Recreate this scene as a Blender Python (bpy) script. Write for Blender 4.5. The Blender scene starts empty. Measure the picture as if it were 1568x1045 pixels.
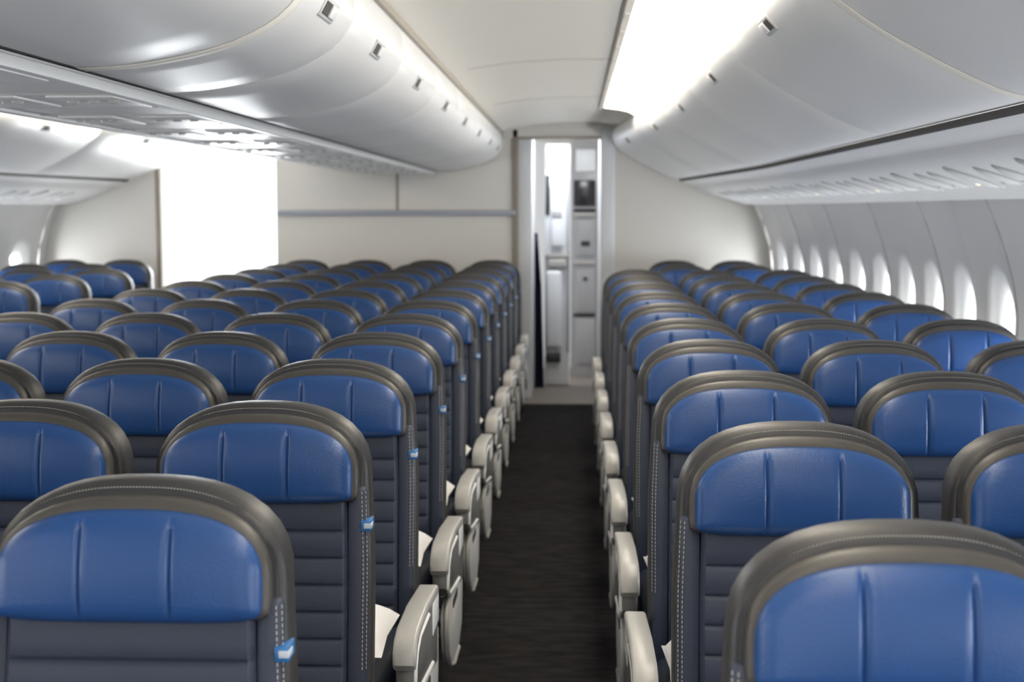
import bpy, bmesh, math
from mathutils import Vector, Matrix

scene = bpy.context.scene
scene.view_settings.view_transform = 'Standard'
scene.view_settings.look = 'None'

# ------------------------------------------------------------ materials
def mat(name, col, rough=0.5, bump=0.0, bscale=300.0, var=0.0, vscale=4.0, spec=0.5, emit=None, estr=0.0, metal=0.0, coat=0.0):
    m = bpy.data.materials.new(name); m.use_nodes = True
    nt = m.node_tree; b = nt.nodes['Principled BSDF']
    b.inputs['Base Color'].default_value = (*col, 1)
    b.inputs['Roughness'].default_value = rough
    b.inputs['Specular IOR Level'].default_value = spec
    b.inputs['Metallic'].default_value = metal
    b.inputs['Coat Weight'].default_value = coat
    tc = nt.nodes.new('ShaderNodeTexCoord')
    if bump > 0:
        n = nt.nodes.new('ShaderNodeTexNoise'); n.inputs['Scale'].default_value = bscale; n.inputs['Detail'].default_value = 3
        nt.links.new(tc.outputs['Object'], n.inputs['Vector'])
        bp = nt.nodes.new('ShaderNodeBump'); bp.inputs['Strength'].default_value = bump; bp.inputs['Distance'].default_value = 0.002
        nt.links.new(n.outputs['Fac'], bp.inputs['Height']); nt.links.new(bp.outputs['Normal'], b.inputs['Normal'])
    if var > 0:
        n2 = nt.nodes.new('ShaderNodeTexNoise'); n2.inputs['Scale'].default_value = vscale; n2.inputs['Detail'].default_value = 4
        nt.links.new(tc.outputs['Object'], n2.inputs['Vector'])
        r = nt.nodes.new('ShaderNodeMixRGB')
        r.inputs[1].default_value = (*[c*(1-var) for c in col], 1); r.inputs[2].default_value = (*[min(1, c*(1+var)) for c in col], 1)
        nt.links.new(n2.outputs['Fac'], r.inputs[0]); nt.links.new(r.outputs[0], b.inputs['Base Color'])
    if emit:
        b.inputs['Emission Color'].default_value = (*emit, 1); b.inputs['Emission Strength'].default_value = estr
    return m

M_BLUE = mat('blue_leather', (0.017, 0.064, 0.212), 0.34, bump=0.25, bscale=260, var=0.14, vscale=9, spec=0.42)
M_SLATE = mat('slate_leather', (0.034, 0.043, 0.070), 0.44, bump=0.4, bscale=420, var=0.14, vscale=9, spec=0.35)
M_TAUPE = mat('taupe_leather', (0.060, 0.056, 0.051), 0.40, bump=0.25, bscale=260, var=0.08, vscale=9, spec=0.4)
M_SHELL = mat('grey_leather_shell', (0.034, 0.033, 0.034), 0.42, bump=0.25, bscale=260, var=0.08, vscale=9, spec=0.4)
M_STITCH = mat('stitch_thread', (0.40, 0.40, 0.38), 0.8)
M_TAGB = mat('tag_blue', (0.02, 0.14, 0.38), 0.5)
M_TAGW = mat('tag_white', (0.48, 0.52, 0.60), 0.5)
M_ARM = mat('armrest_grey', (0.43, 0.42, 0.40), 0.30, bump=0.1)
M_ARMG = mat('armrest_side_grey', (0.15, 0.15, 0.145), 0.4)
M_DKPL = mat('dark_plastic', (0.022, 0.023, 0.027), 0.5)
M_SHROUD = mat('white_shroud_plastic', (0.80, 0.80, 0.80), 0.35)
M_METAL = mat('leg_metal', (0.4, 0.4, 0.4), 0.4, metal=0.8)
M_PILLOW = mat('white_pillow_cloth', (0.88, 0.88, 0.89), 0.85, bump=0.3, bscale=60)
M_BIN = mat('bin_plastic', (0.74, 0.74, 0.74), 0.33)
M_OVR = mat('oval_rim_grey', (0.50, 0.50, 0.51), 0.4)
M_SEAM = mat('bin_seam_cream', (0.80, 0.77, 0.71), 0.5)
M_GAPSHADE = mat('gap_shade', (0.05, 0.045, 0.04), 0.7)  # near-black colour stands in for shade in gaps and latch slots
M_TRIM = mat('trim_taupe', (0.30, 0.265, 0.22), 0.5)
M_CEIL = mat('ceiling_panel', (0.88, 0.84, 0.765), 0.5)
M_WALL = mat('sidewall_panel', (0.80, 0.795, 0.79), 0.45)
M_END = mat('monument_cream', (0.81, 0.785, 0.74), 0.5)
M_LEDGE = mat('ledge_bluegrey', (0.42, 0.45, 0.52), 0.4)
M_LATCH = mat('latch_grey', (0.45, 0.44, 0.42), 0.35)
M_COVE = mat('cove_lamp', (0.9, 0.85, 0.75), 0.5, emit=(1.0, 0.91, 0.77), estr=8.0)
M_READ = mat('reading_lamp', (0.9, 0.8, 0.6), 0.4, emit=(1.0, 0.85, 0.6), estr=1.0)
M_VINYL = mat('vinyl_floor', (0.20, 0.172, 0.15), 0.5, var=0.2, vscale=20)
M_GAL = mat('galley_grey', (0.36, 0.36, 0.37), 0.35, var=0.03)
M_GALW = mat('galley_white', (0.78, 0.80, 0.83), 0.4)
M_OVEN = mat('oven_glass', (0.02, 0.02, 0.025), 0.2)
M_CURT = mat('curtain_navy', (0.02, 0.03, 0.07), 0.8)

# carpet
M_CARPET = bpy.data.materials.new('carpet_dark'); M_CARPET.use_nodes = True
nt = M_CARPET.node_tree; b = nt.nodes['Principled BSDF']; b.inputs['Roughness'].default_value = 0.95
b.inputs['Specular IOR Level'].default_value = 0.1
tc = nt.nodes.new('ShaderNodeTexCoord')
mp = nt.nodes.new('ShaderNodeMapping'); mp.inputs['Scale'].default_value = (5, 16, 1)
nt.links.new(tc.outputs['Object'], mp.inputs['Vector'])
n1 = nt.nodes.new('ShaderNodeTexNoise'); n1.inputs['Scale'].default_value = 1.5; n1.inputs['Detail'].default_value = 5
nt.links.new(mp.outputs['Vector'], n1.inputs['Vector'])
n2 = nt.nodes.new('ShaderNodeTexNoise'); n2.inputs['Scale'].default_value = 350; n2.inputs['Detail'].default_value = 2
nt.links.new(tc.outputs['Object'], n2.inputs['Vector'])
mx = nt.nodes.new('ShaderNodeMath'); mx.operation = 'MULTIPLY'
nt.links.new(n1.outputs['Fac'], mx.inputs[0]); nt.links.new(n2.outputs['Fac'], mx.inputs[1])
cr = nt.nodes.new('ShaderNodeValToRGB')
cr.color_ramp.elements[0].position = 0.12; cr.color_ramp.elements[0].color = (0.0065, 0.0062, 0.0070, 1)
cr.color_ramp.elements[1].position = 0.42; cr.color_ramp.elements[1].color = (0.034, 0.031, 0.032, 1)
nt.links.new(mx.outputs[0], cr.inputs[0]); nt.links.new(cr.outputs[0], b.inputs['Base Color'])
bp = nt.nodes.new('ShaderNodeBump'); bp.inputs['Strength'].default_value = 0.6; bp.inputs['Distance'].default_value = 0.004
nt.links.new(n2.outputs['Fac'], bp.inputs['Height']); nt.links.new(bp.outputs['Normal'], b.inputs['Normal'])

# window pane
M_PANE = bpy.data.materials.new('window_pane'); M_PANE.use_nodes = True
nt = M_PANE.node_tree; nt.nodes.clear()
o = nt.nodes.new('ShaderNodeOutputMaterial'); t = nt.nodes.new('ShaderNodeBsdfTransparent'); g = nt.nodes.new('ShaderNodeBsdfGlossy')
g.inputs['Roughness'].default_value = 0.1; ms = nt.nodes.new('ShaderNodeMixShader'); ms.inputs[0].default_value = 0.05
nt.links.new(t.outputs[0], ms.inputs[1]); nt.links.new(g.outputs[0], ms.inputs[2]); nt.links.new(ms.outputs[0], o.inputs[0])

# ------------------------------------------------------------ mesh builder
class MB:
    def __init__(s): s.v = []; s.f = []; s.m = []; s.mats = []
    def mi(s, m):
        if m not in s.mats: s.mats.append(m)
        return s.mats.index(m)
    def addv(s, p): s.v.append(tuple(p)); return len(s.v)-1
    def addf(s, idx, m): s.f.append(tuple(idx)); s.m.append(s.mi(m))
    def from_bm(s, bm, m, fn=None):
        base = len(s.v); bm.verts.index_update()
        for v in bm.verts:
            s.v.append(tuple(fn(v.co)) if fn else tuple(v.co))
        k = s.mi(m)
        for f in bm.faces:
            s.f.append(tuple(base+v.index for v in f.verts)); s.m.append(k)
        bm.free()
    def mesh(s, name, angle=40):
        me = bpy.data.meshes.new(name); me.from_pydata(s.v, [], s.f)
        for m in s.mats: me.materials.append(m)
        for p, k in zip(me.polygons, s.m): p.material_index = k; p.use_smooth = True
        bm = bmesh.new(); bm.from_mesh(me); bmesh.ops.recalc_face_normals(bm, faces=bm.faces); bm.to_mesh(me); bm.free()
        me.set_sharp_from_angle(angle=math.radians(angle))
        me.update(); return me
    def obj(s, name, loc=(0, 0, 0), angle=40):
        o = bpy.data.objects.new(name, s.mesh(name, angle)); o.location = loc
        scene.collection.objects.link(o); return o

def rbox(mb, m, x0, x1, y0, y1, z0, z1, r=0.01, seg=2, fn=None):
    bm = bmesh.new(); bmesh.ops.create_cube(bm, size=1)
    for v in bm.verts:
        v.co = Vector(((x0+x1)/2+v.co.x*(x1-x0), (y0+y1)/2+v.co.y*(y1-y0), (z0+z1)/2+v.co.z*(z1-z0)))
    if r > 0: bmesh.ops.bevel(bm, geom=bm.edges[:], offset=r, segments=seg, profile=0.5, affect='EDGES')
    mb.from_bm(bm, m, fn)

def prism_x(mb, m, pts, x0, x1, bev=0.004, seg=2):
    bm = bmesh.new(); vs = [bm.verts.new((x0, p[0], p[1])) for p in pts]; f = bm.faces.new(vs)
    r = bmesh.ops.extrude_face_region(bm, geom=[f])
    for v in [e for e in r['geom'] if isinstance(e, bmesh.types.BMVert)]: v.co.x = x1
    bmesh.ops.recalc_face_normals(bm, faces=bm.faces)
    if bev > 0:
        ed = [e for e in bm.edges if abs(e.verts[0].co.x-e.verts[1].co.x) < 1e-6]
        bmesh.ops.bevel(bm, geom=ed, offset=bev, segments=seg, profile=0.5, affect='EDGES')
    mb.from_bm(bm, m)

def prism_y(mb, m, pts, y0, y1, bev=0.0, fn=None, ny=1):
    bm = bmesh.new(); n = len(pts); rings = []
    for j in range(ny+1):
        y = y0+(y1-y0)*j/ny
        rings.append([bm.verts.new((p[0], y, p[1])) for p in pts])
    for j in range(ny):
        for i in range(n):
            bm.faces.new((rings[j][i], rings[j][(i+1) % n], rings[j+1][(i+1) % n], rings[j+1][i]))
    f0 = bm.faces.new(rings[0]); f1 = bm.faces.new(rings[-1])
    bmesh.ops.recalc_face_normals(bm, faces=bm.faces)
    if bev > 0:
        ed = list(set(list(f0.edges)+list(f1.edges)))
        bmesh.ops.bevel(bm, geom=ed, offset=bev, segments=2, profile=0.5, affect='EDGES')
    mb.from_bm(bm, m, fn)

def tube(mb, m, pts, r, n=8, fn=None):
    P = [Vector(p) for p in pts]; rings = []
    for i, p in enumerate(P):
        d = (P[min(i+1, len(P)-1)]-P[max(i-1, 0)]).normalized()
        up = Vector((1, 0, 0)) if abs(d.x) < 0.9 else Vector((0, 0, 1))
        a = d.cross(up).normalized(); c = d.cross(a).normalized()
        rings.append([mb.addv(p+a*r*math.cos(2*math.pi*k/n)+c*r*math.sin(2*math.pi*k/n)) for k in range(n)])
    for i in range(len(P)-1):
        for k in range(n):
            mb.addf((rings[i][k], rings[i][(k+1) % n], rings[i+1][(k+1) % n], rings[i+1][k]), m)
    mb.addf(rings[0][::-1], m); mb.addf(rings[-1], m)

LEAN = 0.14
def lean(y, z): return y + (z-1.13)*LEAN

def widen(z, k):
    t = max(0, min(1, (1.06-z)/0.26)); t = t*t*(3-2*t); return 1+k*t

def pad(mb, m, hw, ztop, zbot, yf, yb, R, nx=16, nz=12, gx=(), gz=(), gd=0.006, gs=0.004, back=False, belly=0.0, wk=0.0):
    xs = [-hw*math.cos(math.pi*i/nx) for i in range(nx+1)]
    for g in gx:
        xs = [x for x in xs if abs(x-g) > 2.4*gs]+[g-2*gs, g-gs, g, g+gs, g+2*gs]
    xs.sort()
    ts = [0.5-0.5*math.cos(math.pi*i/nz) for i in range(nz+1)]
    zt0, zb0 = ztop(0), zbot(0)
    for g in gz:
        tg = (g-zb0)/(zt0-zb0); e = gs/(zt0-zb0)
        ts = [t for t in ts if abs(t-tg) > 2.4*e]+[tg-2*e, tg-e, tg, tg+e, tg+2*e]
    ts.sort()
    def grid(sign):
        G = []
        for x in xs:
            a, c = zbot(x/hw), ztop(x/hw); col = []
            for t in ts:
                z = a+(c-a)*t
                d = max(0, min(hw-abs(x), c-z, z-a)); q = 1-min(d/R, 1)
                e = R*(1-math.sqrt(max(0, 1-q*q)))
                y = (yf+e) if sign > 0 else (yb-e)
                if sign > 0:
                    k = min(1, d/R)
                    y -= belly*(1-(x/hw)**2)*math.sin(math.pi*t)
                    for g in gx: y += gd*k*math.exp(-((x-g)/gs)**2)
                    for g in gz: y += gd*k*math.exp(-((z-g)/gs)**2)
                col.append(mb.addv((x*widen(z, wk), lean(y, z), z)))
            G.append(col)
        return G
    F = grid(1); nxx = len(xs); nzz = len(ts)
    for i in range(nxx-1):
        for j in range(nzz-1): mb.addf((F[i][j], F[i+1][j], F[i+1][j+1], F[i][j+1]), m)
    loop = [(i, 0) for i in range(nxx)]+[(nxx-1, j) for j in range(1, nzz)]+[(i, nzz-1) for i in range(nxx-2, -1, -1)]+[(0, j) for j in range(nzz-2, 0, -1)]
    if back:
        B = grid(-1)
        for i in range(nxx-1):
            for j in range(nzz-1): mb.addf((B[i][j], B[i][j+1], B[i+1][j+1], B[i+1][j]), m)
        L1 = [F[i][j] for i, j in loop]; L2 = [B[i][j] for i, j in loop]
    else:
        L1 = [F[i][j] for i, j in loop]; L2 = []
        for k in L1:
            v = mb.v[k]; L2.append(mb.addv((v[0], lean(yb, v[2]), v[2])))
    n = len(L1)
    for k in range(n): mb.addf((L1[k], L1[(k+1) % n], L2[(k+1) % n], L2[k]), m)

def cap(Z, drop, n, dome=0.0):
    return lambda s: Z-drop*(1-(max(0, 1-abs(s)**n))**(1/n))-dome*s*s
def flat(Z): return lambda s: Z
def capb(Z, rise, n): return lambda s: Z+rise*(1-(max(0, 1-abs(s)**n))**(1/n))

# ------------------------------------------------------------ seat
def arm(mb, xc, w=0.05, aisle=0):
    dz = -0.045
    prof = [(-0.08, 0.615), (-0.35, 0.640), (-0.53, 0.640), (-0.58, 0.630), (-0.608, 0.605), (-0.615, 0.575), (-0.605, 0.560),
            (-0.588, 0.575), (-0.57, 0.598), (-0.53, 0.612), (-0.35, 0.614), (-0.08, 0.590)]
    prism_x(mb, M_ARM, [(a, c+dz) for a, c in prof], xc-w/2, xc+w/2, bev=0.008, seg=3)
    prof2 = [(-0.05, 0.60), (-0.50, 0.618), (-0.57, 0.595), (-0.597, 0.56), (-0.600, 0.52), (-0.57, 0.49), (-0.40, 0.465), (-0.06, 0.40)]
    prism_x(mb, M_ARMG if aisle else M_DKPL, [(a, c+dz) for a, c in prof2], xc-w*0.40, xc+w*0.40, bev=0.008)
    if aisle:
        s = aisle
        pts = [(-0.30, 0.555), (-0.50, 0.562), (-0.56, 0.545), (-0.588, 0.515), (-0.592, 0.475), (-0.56, 0.447), (-0.40, 0.425), (-0.2, 0.40)]
        tube(mb, M_SHROUD, [(xc+s*w*0.40, p[0], p[1]) for p in pts], 0.006)
        xa = xc-s*0.006; xb = xc+s*0.016
        prof3 = [(0.02, 0.43), (-0.30, 0.41), (-0.42, 0.415), (-0.49, 0.40), (-0.525, 0.37), (-0.53, 0.33), (-0.505, 0.265), (-0.44, 0.205),
                 (-0.30, 0.165), (-0.12, 0.16), (-0.02, 0.20), (0.015, 0.32)]
        prism_x(mb, M_SHROUD, prof3, min(xa, xb), max(xa, xb), bev=0.007, seg=3)
        pts = [(-0.42, 0.425), (-0.495, 0.41), (-0.534, 0.375), (-0.540, 0.33), (-0.513, 0.26), (-0.44, 0.197), (-0.30, 0.158), (-0.12, 0.153)]
        tube(mb, M_ARM, [(xb-0.004*s, p[0], p[1]) for p in pts], 0.008)
        rbox(mb, M_DKPL, min(xb-0.002*s, xb+0.003*s), max(xb-0.002*s, xb+0.003*s), -0.36, -0.22, 0.35, 0.375, 0.001, 1)
        rbox(mb, M_SHROUD, xc-w*0.44, xc+w*0.44, -0.20, -0.04, 0.46, 0.555, 0.012, 3)

HW = 0.222
WK = 0.045
def make_seat(name, arm_l=True, arm_r=False, sh_l=False, sh_r=False):
    mb = MB()
    pad(mb, M_SHELL, HW, cap(1.150, 0.150, 2.6, 0.006), flat(0.40), 0.0, 0.085, 0.022, nx=20, nz=18, back=True, wk=WK)
    for s in (-1, 1):
        def fx(co, s=s): return (co.x*widen(co.z, 0.03), lean(co.y, co.z), co.z)
        rbox(mb, M_SLATE, s*0.200-0.019, s*0.200+0.019, -0.016, 0.05, 0.42, 0.985, 0.010, 2, fx)
        for row, xx, yy in ((0, s*0.218, -0.0085), (1, s*0.211, -0.0155)):
            z = 0.62
            while z < 0.975:
                zz = z; y0 = lean(yy, zz); X = xx*widen(zz, 0.03)
                rbox(mb, M_STITCH, X-0.0008, X+0.0008, y0-0.0012, y0+0.001, zz, zz+0.0055, 0)
                z += 0.009
    gz = [0.52+0.054*i for i in range(8)]
    pad(mb, M_SLATE, 0.180, flat(0.972), flat(0.43), -0.030, 0.03, 0.014, nx=10, nz=16, gz=gz, gd=0.007, gs=0.004, wk=0.03)
    # headrest: dark layer painting the crease shade, taupe frame, blue pad
    pad(mb, M_DKPL, 0.2135, cap(1.1400, 0.131, 2.6, 0.006), flat(0.955), -0.003, 0.03, 0.004, nx=20, nz=8)
    pad(mb, M_TAUPE, 0.2055, cap(1.1320, 0.124, 2.6, 0.006), capb(0.952, 0.03, 5), -0.032, 0.03, 0.012, nx=20, nz=12)
    pad(mb, M_BLUE, 0.196, cap(1.117, 0.105, 2.8, 0.006), capb(0.955, 0.034, 5.5), -0.054, 0.0, 0.024, nx=24, nz=16, gx=(-0.066, 0.066), gd=0.0065, gs=0.0035, belly=0.012)
    N = 90
    f = cap(1.150, 0.150, 2.6, 0.006)
    for i in range(N):
        s = -0.985+1.97*(i+0.5)/N; x = (HW-0.0055)*s; z = f(s)-0.009
        y0 = lean(0.006, z)
        rbox(mb, M_STITCH, x-0.0013, x+0.0013, y0-0.0012, y0+0.001, z-0.0006, z+0.0006, 0)
    def fb(co): return (co.x, lean(co.y, co.z), co.z)
    rbox(mb, M_DKPL, -0.19, 0.19, 0.082, 0.10, 0.62, 0.88, 0.008, 2, fb)
    rbox(mb, M_OVEN, -0.12, 0.12, 0.08, 0.092, 0.92, 1.07, 0.005, 2, fb)
    rbox(mb, M_SLATE, -0.222, 0.222, -0.56, -0.06, 0.36, 0.465, 0.035, 4)
    rbox(mb, M_DKPL, -0.225, 0.225, -0.53, 0.0, 0.315, 0.37, 0.01, 2)
    for yy in (-0.42, -0.12):
        rbox(mb, M_METAL, -0.25, 0.25, yy-0.02, yy+0.02, 0.28, 0.32, 0.006, 2)
    prism_x(mb, M_METAL, [(-0.45, 0.29), (-0.39, 0.29), (-0.36, 0.04), (-0.10, 0.20), (-0.10, 0.29), (-0.05, 0.29), (0.02, 0.0), (-0.42, 0.0)], 0.12, 0.15, bev=0.004)
    if arm_l: arm(mb, -0.25, 0.042, aisle=0) if not sh_l else arm(mb, -0.266, 0.054, aisle=-1)
    if arm_r: arm(mb, 0.25, 0.042, aisle=0) if not sh_r else arm(mb, 0.266, 0.054, aisle=1)
    if sh_r:
        z0 = 0.897; y0 = lean(-0.016, z0)
        rbox(mb, M_TAGB, 0.212, 0.2325, y0-0.003, y0+0.045, z0, z0+0.022, 0.001, 1)
        rbox(mb, M_TAGW, 0.218, 0.2338, y0-0.005, y0+0.024, z0+0.006, z0+0.017, 0.001, 1)
    return mb.mesh(name, 45)

ME_IN = make_seat('seat_inner')
ME_AR = make_seat('seat_aisle_right_side', True, True, False, True)
ME_AL = make_seat('seat_aisle_left_side', True, False, True, False)

def put(name, me, loc):
    o = bpy.data.objects.new(name, me); o.location = loc; scene.collection.objects.link(o); return o

def pillow_mesh():
    mb = MB(); bm = bmesh.new(); bmesh.ops.create_grid(bm, x_segments=14, y_segments=14, size=1)
    for v in bm.verts:
        x, y = v.co.x, v.co.y
        e = max(0, (1-abs(x)**3)*(1-abs(y)**3))**0.5
        v.co = Vector((x*0.15*(1-0.06*(1-abs(y))), y*0.17*(1-0.06*(1-abs(x))), 0.065+0.062*e))
    mb.from_bm(bm, M_PILLOW)
    n = len(mb.v)
    fs = list(mb.f)
    base = [mb.addv((v[0], v[1], 0.130-v[2])) for v in mb.v[:n]]
    for f in fs: mb.addf([base[i] for i in f][::-1], M_PILLOW)
    return mb.mesh('pillow', 80)
ME_PIL = pillow_mesh()

LY0, LP = 2.00, 0.823
RY0, RP = 1.735, 0.845
for k in range(12):
    y = LY0+LP*k
    for j, x in enumerate((-0.65, -1.15, -1.65, -2.15)):
        put('airplane_seat', ME_AR if j == 0 else (ME_AL if j == 3 else ME_IN), (x+(0.008 if j == 0 else 0), y, 0))
    if k > 0: put('white_pillow', ME_PIL, (-0.585, y-0.385, 0.463))
for k in range(12):
    y = RY0+RP*k
    xs = (0.42, 0.92, 1.42) if k < 10 else (0.80, 1.28)
    for j, x in enumerate(xs):
        put('airplane_seat', ME_AL if j == 0 else ME_IN, (x, y, 0))
    if 0 < k < 10: put('white_pillow', ME_PIL, (0.36, y-0.385, 0.463))
for k in range(2, 12):
    y = RY0+RP*k
    xs = (-3.22, -3.72, -4.22) if k < 10 else (-3.6, -4.08)
    for j, x in enumerate(xs):
        put('airplane_seat', ME_AR if j == 0 else ME_IN, (x, y, 0))

# ------------------------------------------------------------ cabin shell
CX = -1.40
YB, YE = -1.6, 11.4
def tap(y): return 0.2*(max(0, y-7.8)/3.6)**1.2
def shR(co): return (co[0]-tap(co[1]), co[1], co[2])
def mir(co):
    c = shR(co); return (2*CX-c[0], c[1], c[2])

def plate(name, x0, x1, y0, y1, z0, z1, m, r=0.0):
    mb = MB(); rbox(mb, m, x0, x1, y0, y1, z0, z1, r, 2); return mb.obj(name)

plate('floor', -4.9, 2.1, YB, 14.0, -0.06, 0.0, M_CARPET)
plate('trim_vinyl_floor', -0.72, 0.5, 11.05, 13.59, 0.0, 0.004, M_VINYL)

RB = [(0.515, 2.20), (0.505, 2.14), (0.525, 2.07), (0.60, 2.005), (0.68, 1.95), (0.78, 1.895), (0.88, 1.845), (0.97, 1.808), (1.045, 1.797), (1.055, 1.81), (1.055, 2.20)]
def insetp(P, d, c):
    out = []
    for p in P:
        v = Vector((c[0]-p[0], c[1]-p[1])); v.normalize(); out.append((p[0]+v.x*d, p[1]+v.y*d))
    return out
def smooth_prof(P, n=3):
    out = []
    for i in range(len(P)-1):
        p0 = P[max(i-1, 0)]; p1 = P[i]; p2 = P[i+1]; p3 = P[min(i+2, len(P)-1)]
        for k in range(n):
            t = k/n
            q = [0.5*((2*p1[a])+(-p0[a]+p2[a])*t+(2*p0[a]-5*p1[a]+4*p2[a]-p3[a])*t*t+(-p0[a]+3*p1[a]-3*p2[a]+p3[a])*t**3) for a in (0, 1)]
            out.append(tuple(q))
    out.append(P[-1]); return out
RC, CC = (0.85, 2.05), (-0.9, 2.08)
RBs = smooth_prof(RB[:9], 3)+RB[9:]
RBi = insetp(RBs, 0.012, RC)
CBh = [(-0.60, 2.20), (-0.578, 2.12), (-0.583, 2.04), (-0.64, 1.968), (-0.74, 1.915), (-0.85, 1.885), (-0.97, 1.865), (-1.08, 1.858)]
CBh = smooth_prof(CBh, 3)
CB = CBh+[(-1.10, 1.87), (-1.10, 2.20)]
CBi = insetp(CB, 0.012, CC)

def latch(mb, P, idx, y, fn):
    a = Vector((P[idx][0], 0, P[idx][1])); c = Vector((P[idx+1][0], 0, P[idx+1][1]))
    t = (c-a).normalized(); n = Vector((-t.z, 0, t.x))
    ctr = (a+c)/2
    cen = Vector((sum(p[0] for p in P)/len(P), 0, sum(p[1] for p in P)/len(P)))
    if (ctr-cen).dot(n) < 0: n = -n
    def T(co, off=0):
        p = ctr+t*co.z+n*co.x; return fn((p.x, y+co.y, p.z))
    rbox(mb, M_OVR, -0.004, 0.0035, -0.085, 0.085, -0.025, 0.025, 0.003, 2, T)
    rbox(mb, M_GAPSHADE, -0.002, 0.005, -0.072, 0.010, -0.017, 0.017, 0.002, 1, T)
    rbox(mb, M_BIN, -0.002, 0.010, 0.0, 0.068, -0.016, 0.016, 0.004, 2, T)

def mirC(c): return (2*CX-c[0], c[1], c[2])
ident = lambda c: (c[0], c[1], c[2])
cs = [-1.6, -0.35, 0.8, 1.95, 3.07, 3.7, 4.75, 5.9, 7.05, 8.2, 9.35, 10.5, 11.35]
rs = [-1.6, 0.0, 1.6, 3.2, 4.72, 6.3, 7.9, 9.5, 11.35]
def bins(segs, P, Pi, cen, fn, lidx, wide=()):
    for a, c in zip(segs[:-1], segs[1:]):
        mb = MB(); g = 0.0035
        prism_y(mb, M_BIN, P, a+g, c-g, bev=0.004, fn=fn, ny=4)
        latch(mb, P, lidx, (a+c)/2, fn)
        mb.obj('overhead_bin')
    mb = MB(); prism_y(mb, M_SEAM, Pi, segs[0], segs[-1], fn=fn, ny=26)
    for wy in wide:
        prism_y(mb, M_SEAM, insetp(P, -0.003, cen), wy-0.026, wy+0.026, bev=0.002, fn=fn)
        for e in (-0.030, 0.030): prism_y(mb, M_LATCH, insetp(P, -0.001, cen), wy+e-0.003, wy+e+0.003, fn=fn)
    mb.obj('trim_bin_seam')
bins(cs, CB, CBi, CC, ident, 6, (3.07,))
bins(cs, CB, CBi, CC, mirC, 6, (3.07,))
bins(rs, RBs, RBi, RC, shR, 6, (3.2,))
bins(rs, RBs, RBi, RC, mir, 6, (3.2,))

# passenger service panel under centre bins
mb = MB()
rbox(mb, M_BIN, -1.66, -1.14, YB, YE-0.05, 1.842, 1.87, 0.004, 2)
for x in (-1.112, -1.688):
    rbox(mb, M_GAPSHADE, x-0.010, x+0.010, YB, YE-0.05, 1.866, 1.90, 0)  # solid dark strips paint the shaded gap beside the bins
for x in (-1.138, -1.662):
    rbox(mb, M_BIN, x-0.014, x+0.014, YB, YE-0.05, 1.832, 1.86, 0.005, 2)
for k in range(-1, 15):
    y = 1.2+0.78*k
    if y > 11: break
    rbox(mb, M_LATCH, -1.65, -1.15, y-0.03, y-0.026, 1.8395, 1.845, 0)
    rbox(mb, M_LATCH, -1.65, -1.15, y+0.42, y+0.424, 1.8395, 1.845, 0)
    for xx in (-1.27, -1.53):
        rbox(mb, M_BIN, xx-0.09, xx+0.09, y+0.03, y+0.37, 1.836, 1.845, 0.004, 2)
        for q in range(3):
            bm = bmesh.new(); bmesh.ops.create_cone(bm, cap_ends=True, segments=16, radius1=0.012, radius2=0.018, depth=0.010)
            for v in bm.verts: v.co += Vector((xx-0.055+0.055*q, y+0.14, 1.835))
            mb.from_bm(bm, M_LATCH)
mb.obj('passenger_service_panel')

def valance(fn, name):
    mb = MB()
    V = [(1.052, 1.7955), (1.058, 1.779), (1.11, 1.758), (1.16, 1.742), (1.175, 1.725), (1.28, 1.683), (1.40, 1.642), (1.50, 1.612), (1.575, 1.588), (1.60, 1.590), (1.66, 1.62), (1.66, 1.7955)]
    prism_y(mb, M_BIN, V, YB, YE-0.03, fn=fn, ny=30)
    prism_y(mb, M_GAPSHADE, [(1.042, 1.7955), (1.046, 1.784), (1.060, 1.7765), (1.060, 1.7955)], YB, YE-0.04, fn=fn, ny=30)  # dark strip paints the gap's shade under the bins, covers leaking light
    for k in range(14):
        y = 0.9+0.785*k
        if y > 11: break
        a = Vector((1.28, 0, 1.683)); c = Vector((1.50, 0, 1.612)); t = (c-a).normalized(); n = Vector((t.z, 0, -t.x))
        if n.z > 0: n = -n
        for dy, sz in ((0.0, 1.0), (0.30, 0.8), (0.50, 0.8)):
            ctr = a.lerp(c, 0.35)
            for m_, g, th in ((M_OVR, 1.12, 0.012), (M_SHROUD, 1.0, 0.018)):  # pale ovals with grey rims paint window reflections onto the valance
                bm = bmesh.new(); bmesh.ops.create_uvsphere(bm, u_segments=28, v_segments=14, radius=1)
                def T(co, y=y, dy=dy, sz=sz*g, ctr=ctr, th=th):
                    p = ctr+t*co.x*0.100*sz+n*(co.z*th); return fn((p.x, y+dy+co.y*0.060*sz, p.z))
                mb.from_bm(bm, m_, T)
            bm = bmesh.new(); bmesh.ops.create_uvsphere(bm, u_segments=12, v_segments=8, radius=1)
            def T2(co, y=y, dy=dy, sz=sz, ctr=ctr):
                p = ctr+t*(co.x*0.010+0.02)+n*(0.016+co.z*0.005); return fn((p.x, y+dy+co.y*0.010, p.z))
            mb.from_bm(bm, M_READ if (k % 2 and dy == 0) else M_LATCH, T2)
    mb.obj(name)
valance(shR, 'window_service_valance'); valance(mir, 'window_service_valance')

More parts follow.
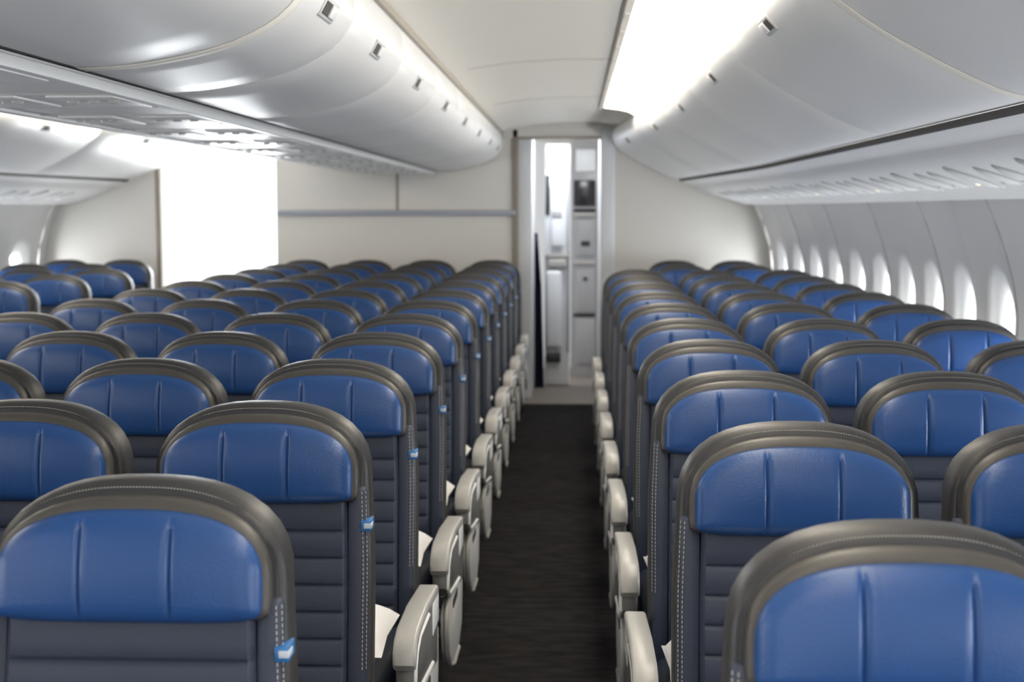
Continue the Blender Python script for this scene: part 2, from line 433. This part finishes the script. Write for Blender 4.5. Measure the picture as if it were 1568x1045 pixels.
WZ = 1.00
def wall_x(z):
    if z > 1.1: return 1.79-0.17*((z-1.1)/0.55)**1.6
    return 1.79-0.10*((1.1-z)/1.1)**2
win_centres = []
def sidewall(fn, name, n0):
    mb = MB(); pitch = 0.56; N = 48
    zt, zb = 1.66, 0.0; zc = WZ; hh = 0.170; hwd = 0.105
    y = YB; cnt = 0
    while y < YE-0.01:
        y1 = min(y+pitch, YE); yc = (y+y1)/2; hy = (y1-y)/2
        full = (y1-y) > pitch*0.9
        if not full:
            R = []
            for j in range(9):
                z = zb+(zt-zb)*j/8; R.append([mb.addv(fn((wall_x(z), yy, z))) for yy in (y, y1)])
            for j in range(8): mb.addf((R[j][0], R[j][1], R[j+1][1], R[j+1][0]), M_WALL)
            break
        rings = []
        def outer(a):
            c, s = math.cos(a), math.sin(a)
            hz = (zt-zc) if s > 0 else (zc-zb)
            k = min(hy/max(abs(c), 1e-6), hz/max(abs(s), 1e-6)); return (c*k, s*k)
        def inner(a, g=1.0, n=2.8):
            c, s = math.cos(a), math.sin(a)
            r = (abs(c/(hwd*g))**n+abs(s/(hh*g))**n)**(-1/n); return (c*r, s*r)
        ang = [2*math.pi*i/N for i in range(N)]
        for cy, cz in ((hy, zt-zc), (-hy, zt-zc), (-hy, zb-zc), (hy, zb-zc)):
            a = math.atan2(cz, cy) % (2*math.pi); j = min(range(N), key=lambda i: abs(ang[i]-a)); ang[j] = a
        for w in (1.0, 0.75, 0.5, 0.3, 0.15, 0.06, 0.0):
            ring = []
            for a in ang:
                o_, i_ = outer(a), inner(a, 1.8)
                p = (i_[0]+(o_[0]-i_[0])*w, i_[1]+(o_[1]-i_[1])*w); z = zc+p[1]
                dish = 0.032*math.cos(min(1, abs(p[0])/hy)*math.pi/2)*(1-min(1, max(0, (abs(p[1])-0.1)/0.5))**2)
                ring.append(mb.addv(fn((wall_x(z)+dish, yc+p[0], z))))
            rings.append(ring)
        for g, dx in ((1.65, 0.008), (1.45, 0.020), (1.22, 0.040), (1.06, 0.060), (1.0, 0.080), (0.97, 0.10)):
            ring = []
            for a in ang:
                p = inner(a, g); z = zc+p[1]; ring.append(mb.addv(fn((wall_x(z)+0.028+dx, yc+p[0], z))))
            rings.append(ring)
        for A, B in zip(rings[:-1], rings[1:]):
            for i in range(len(ang)): mb.addf((A[i], A[(i+1) % len(ang)], B[(i+1) % len(ang)], B[i]), M_WALL)
        mp_ = MB(); ring = []
        for a in ang:
            p = inner(a, 0.98); z = zc+p[1]; ring.append(mp_.addv(fn((wall_x(z)+0.028+0.09, yc+p[0], z))))
        mp_.addf(ring, M_PANE); cnt += 1; mp_.obj('window_%d' % (n0+cnt))
        win_centres.append(fn((wall_x(zc)+0.028+0.13, yc, zc)))
        if cnt % 2 == 0:
            pts = []
            for j in range(11):
                z = 0.3+(zt-0.3)*j/10; pts.append(fn((wall_x(z), y, z)))
            tube(mb, M_LATCH, pts, 0.003, 6)
        y = y1
    mb.obj(name, angle=60)
sidewall(shR, 'wall_right', 0)
sidewall(mir, 'wall_left', 40)

# ceiling above aisles
COVE = [(0.215, 2.246), (0.30, 2.238), (0.37, 2.222), (0.43, 2.192), (0.475, 2.150)]
COVE_END = 9.7
def ceiling_strip(fn):
    mb = MB()
    P = [(-0.60, 2.180), (-0.50, 2.205), (-0.30, 2.235), (-0.05, 2.25), (0.205, 2.249), (0.21, 2.30), (-0.62, 2.30)]
    prism_y(mb, M_CEIL, P, YB, 11.5, fn=fn, ny=26)
    prism_y(mb, M_CEIL, [(0.205, 2.249), (0.37, 2.226), (0.43, 2.196), (0.50, 2.14), (0.52, 2.30), (0.205, 2.30)], COVE_END, 11.5, fn=fn, ny=6)
    prism_y(mb, M_CEIL, [(0.175, 2.238), (0.202, 2.238), (0.206, 2.26), (0.175, 2.26)], YB, COVE_END, fn=fn, ny=10)
    y = 0.5
    while y < 9.5:
        prism_y(mb, M_SEAM, [(0.177, 2.2355), (0.196, 2.2355), (0.196, 2.242), (0.177, 2.242)], y, y+0.16, fn=fn)
        y += 0.5
    for y in (2.2, 4.4, 6.6, 8.8):
        prism_y(mb, M_TRIM, [(-0.5, 2.2035), (-0.30, 2.2335), (-0.05, 2.2485), (0.17, 2.2475), (0.17, 2.26), (-0.5, 2.26)], y, y+0.005, fn=fn)
    return mb
idn = lambda c: (c[0], c[1], c[2])
mr = lambda c: (2*CX-c[0], c[1], c[2])
cm = ceiling_strip(idn)
cm2 = ceiling_strip(mr)
off = len(cm.v); cm.v += cm2.v
for f, k in zip(cm2.f, cm2.m): cm.f.append(tuple(i+off for i in f)); cm.m.append(cm.mi(cm2.mats[k]))
rbox(cm, M_CEIL, -5.0, 2.2, YB, 14.0, 2.30, 2.33, 0)
rbox(cm, M_CEIL, 0.9, 2.1, YB, 11.4, 1.96, 1.98, 0)
rbox(cm, M_CEIL, -4.9, -3.7, YB, 11.4, 1.96, 1.98, 0)
rbox(cm, M_CEIL, -0.8, 0.9, 11.5, 14.0, 2.20, 2.22, 0)
cm.obj('ceiling')
mb = MB()
for x in (-0.588, -2.212): rbox(mb, M_TRIM, x-0.014, x+0.014, YB, YE, 2.160, 2.20, 0.003, 1)  # taupe strips painted in for the dark gap between bins and ceiling
mb.obj('bin_top_gap_strip')

for fn in (idn, mr):
    mb = MB(); prism_y(mb, M_COVE, COVE+[(0.49, 2.16), (0.44, 2.205), (0.37, 2.24), (0.215, 2.262)], -1.2, COVE_END-0.01, fn=fn, ny=10); mb.obj('ceiling_cove_lamp')

# end monuments
def monument(x0, x1, m=M_END, y0=YE, dp=0.9):
    mb = MB(); rbox(mb, m, x0, x1, y0, y0+dp, 0, 2.29, 0.006, 2); return mb
mb = monument(-2.44, -0.46)
rbox(mb, M_LEDGE, -2.43, -0.47, YE-0.045, YE+0.01, 1.500, 1.545, 0.014, 3)
rbox(mb, M_TRIM, -1.450, -1.430, YE-0.006, YE+0.005, 1.545, 1.88, 0.002, 1)
rbox(mb, M_TRIM, -0.50, -0.45, YE-0.02, YE+0.02, 0.0, 2.2, 0.006, 2)
mb.obj('wall_rear_center')
mb = monument(0.235, 2.0); rbox(mb, M_GALW, 0.215, 0.33, YE-0.03, YE+0.92, 0.0, 2.2, 0.02, 3); mb.obj('wall_rear_right')
mb = monument(-4.85, -3.42, dp=0.2); rbox(mb, M_TRIM, -3.44, -3.40, YE-0.012, YE+0.21, 0.0, 2.2, 0.006, 2); mb.obj('wall_rear_left')
mb = MB(); rbox(mb, M_END, -0.62, 0.40, YE-0.02, YE+0.1, 2.13, 2.27, 0.006, 2)
rbox(mb, M_TRIM, -0.46, 0.22, YE-0.03, YE+0.1, 2.12, 2.135, 0.003, 2)
rbox(mb, M_GALW, -0.46, -0.34, YE+0.0, YE+0.92, 0.0, 2.15, 0.01, 2)
mb.obj('trim_doorframe')
# forward partition behind the viewpoint, with both aisles open
mb = MB()
rbox(mb, M_END, 0.45, 2.1, YB-0.06, YB, 0, 2.3, 0)
rbox(mb, M_END, -2.3, -0.5, YB-0.06, YB, 0, 2.3, 0)
rbox(mb, M_END, -4.9, -3.3, YB-0.06, YB, 0, 2.3, 0)
mb.obj('wall_front')

# galley beyond the right aisle
mb = MB()
rbox(mb, M_GAL, -0.02, 0.9, 12.9, 13.6, 0.0, 2.2, 0.008, 2)
rbox(mb, M_OVEN, 0.00, 0.20, 12.885, 12.905, 1.58, 1.82, 0.01, 2)
rbox(mb, M_LATCH, 0.00, 0.20, 12.86, 12.90, 1.49, 1.52, 0.006, 2)
rbox(mb, M_GALW, 0.02, 0.20, 12.88, 12.905, 1.90, 2.10, 0.01, 2)
rbox(mb, M_DKPL, 0.00, 0.20, 12.87, 12.90, 1.53, 1.56, 0.004, 2)
rbox(mb, M_LATCH, 0.00, 0.20, 12.87, 12.90, 1.05, 1.08, 0.006, 2)
rbox(mb, M_GAL, 0.03, 0.20, 12.88, 12.905, 1.12, 1.45, 0.01, 2)
rbox(mb, M_GAL, 0.03, 0.20, 12.88, 12.905, 0.60, 1.0, 0.01, 2)
rbox(mb, M_GAL, 0.03, 0.20, 12.88, 12.905, 0.12, 0.55, 0.01, 2)
rbox(mb, M_DKPL, 0.0, 0.20, 12.885, 12.903, 0.56, 0.59, 0.004, 2)
rbox(mb, M_DKPL, 0.09, 0.13, 12.86, 12.885, 0.9, 0.93, 0.004, 2)
rbox(mb, M_DKPL, 0.07, 0.15, 12.86, 12.885, 1.22, 1.26, 0.004, 2)
mb.obj('galley_cabinet')
mb = MB()
rbox(mb, M_GALW, -0.25, -0.03, 12.2, 12.28, 0.005, 2.12, 0.02, 3)
rbox(mb, M_GAL, -0.24, -0.14, 12.185, 12.205, 1.9, 2.05, 0.01, 2)
rbox(mb, M_GALW, -0.20, -0.08, 12.12, 12.21, 1.22, 1.78, 0.03, 3)
rbox(mb, M_DKPL, -0.245, -0.21, 12.18, 12.21, 1.5, 1.85, 0.01, 2)
rbox(mb, M_GAL, -0.19, -0.10, 12.11, 12.13, 1.48, 1.54, 0.006, 2)
rbox(mb, M_LATCH, -0.22, -0.06, 12.12, 12.2, 1.05, 1.12, 0.012, 3)
rbox(mb, M_ARM, -0.245, -0.05, 12.14, 12.2, 1.13, 1.17, 0.01, 2)
rbox(mb, M_GALW, -0.24, -0.10, 12.10, 12.2, 0.35, 1.02, 0.03, 3)
rbox(mb, M_GAL, -0.055, -0.035, 12.18, 12.21, 0.3, 2.0, 0.006, 2)
rbox(mb, M_SHELL, -0.235, -0.11, 12.09, 12.2, 0.22, 0.30, 0.012, 3)
mb.obj('crew_jump_seat')
mb = MB()
n = 40
c0 = []
for i in range(n+1):
    u = i/n
    y = 12.05+0.02*math.sin(i*1.3)
    a = mb.addv((-0.335+0.085*u, y, 0.005)); c = mb.addv((-0.335+0.060*u, y, 0.9)); d = mb.addv((-0.335+0.025*u, y, 1.35))
    c0.append((a, c, d))
for i in range(n):
    for q in (0, 1): mb.addf((c0[i][q], c0[i+1][q], c0[i+1][q+1], c0[i][q+1]), M_CURT)
mb.obj('galley_curtain')
plate('wall_galley', -2.4, 2.0, 13.6, 13.7, 0, 2.29, M_GALW)

# ------------------------------------------------------------ world & light
w = bpy.data.worlds.new('World'); scene.world = w; w.use_nodes = True
bg = w.node_tree.nodes['Background']; bg.inputs[0].default_value = (0.93, 0.96, 1.0, 1); bg.inputs[1].default_value = 2.6

def area(name, loc, rot, sx, sy, e, col=(1, 1, 1)):
    l = bpy.data.lights.new(name, 'AREA'); l.shape = 'RECTANGLE'; l.size = sx; l.size_y = sy; l.energy = e; l.color = col
    o = bpy.data.objects.new(name, l); o.location = loc; o.rotation_euler = rot; scene.collection.objects.link(o); return o
area('galley_fill_light', (-0.05, 11.8, 2.17), (math.radians(20), 0, 0), 0.5, 0.5, 14, (0.95, 0.97, 1))  # unseen fill lamp, added to brighten the galley fronts
for c in win_centres:
    s = 1 if c[0] > CX else -1
    area('window_daylight', c, (0, math.radians(90*s), 0), 0.34, 0.21, 9.8, (0.93, 0.97, 1.0))
area('exit_door_daylight', (-2.93, 13.3, 1.1), (math.radians(-90), 0, 0), 1.3, 2.2, 130, (0.95, 0.98, 1.0))

# ------------------------------------------------------------ camera
cam = bpy.data.cameras.new('camera'); co = bpy.data.objects.new('camera', cam); scene.collection.objects.link(co)
cam.lens = 49; cam.sensor_width = 36; cam.clip_start = 0.05
co.location = (0, 0, 1.55); co.rotation_euler = (math.radians(90-5.39), 0, math.radians(2.52))
cam.dof.use_dof = True; cam.dof.focus_distance = 2.85; cam.dof.aperture_fstop = 4.5
scene.camera = co
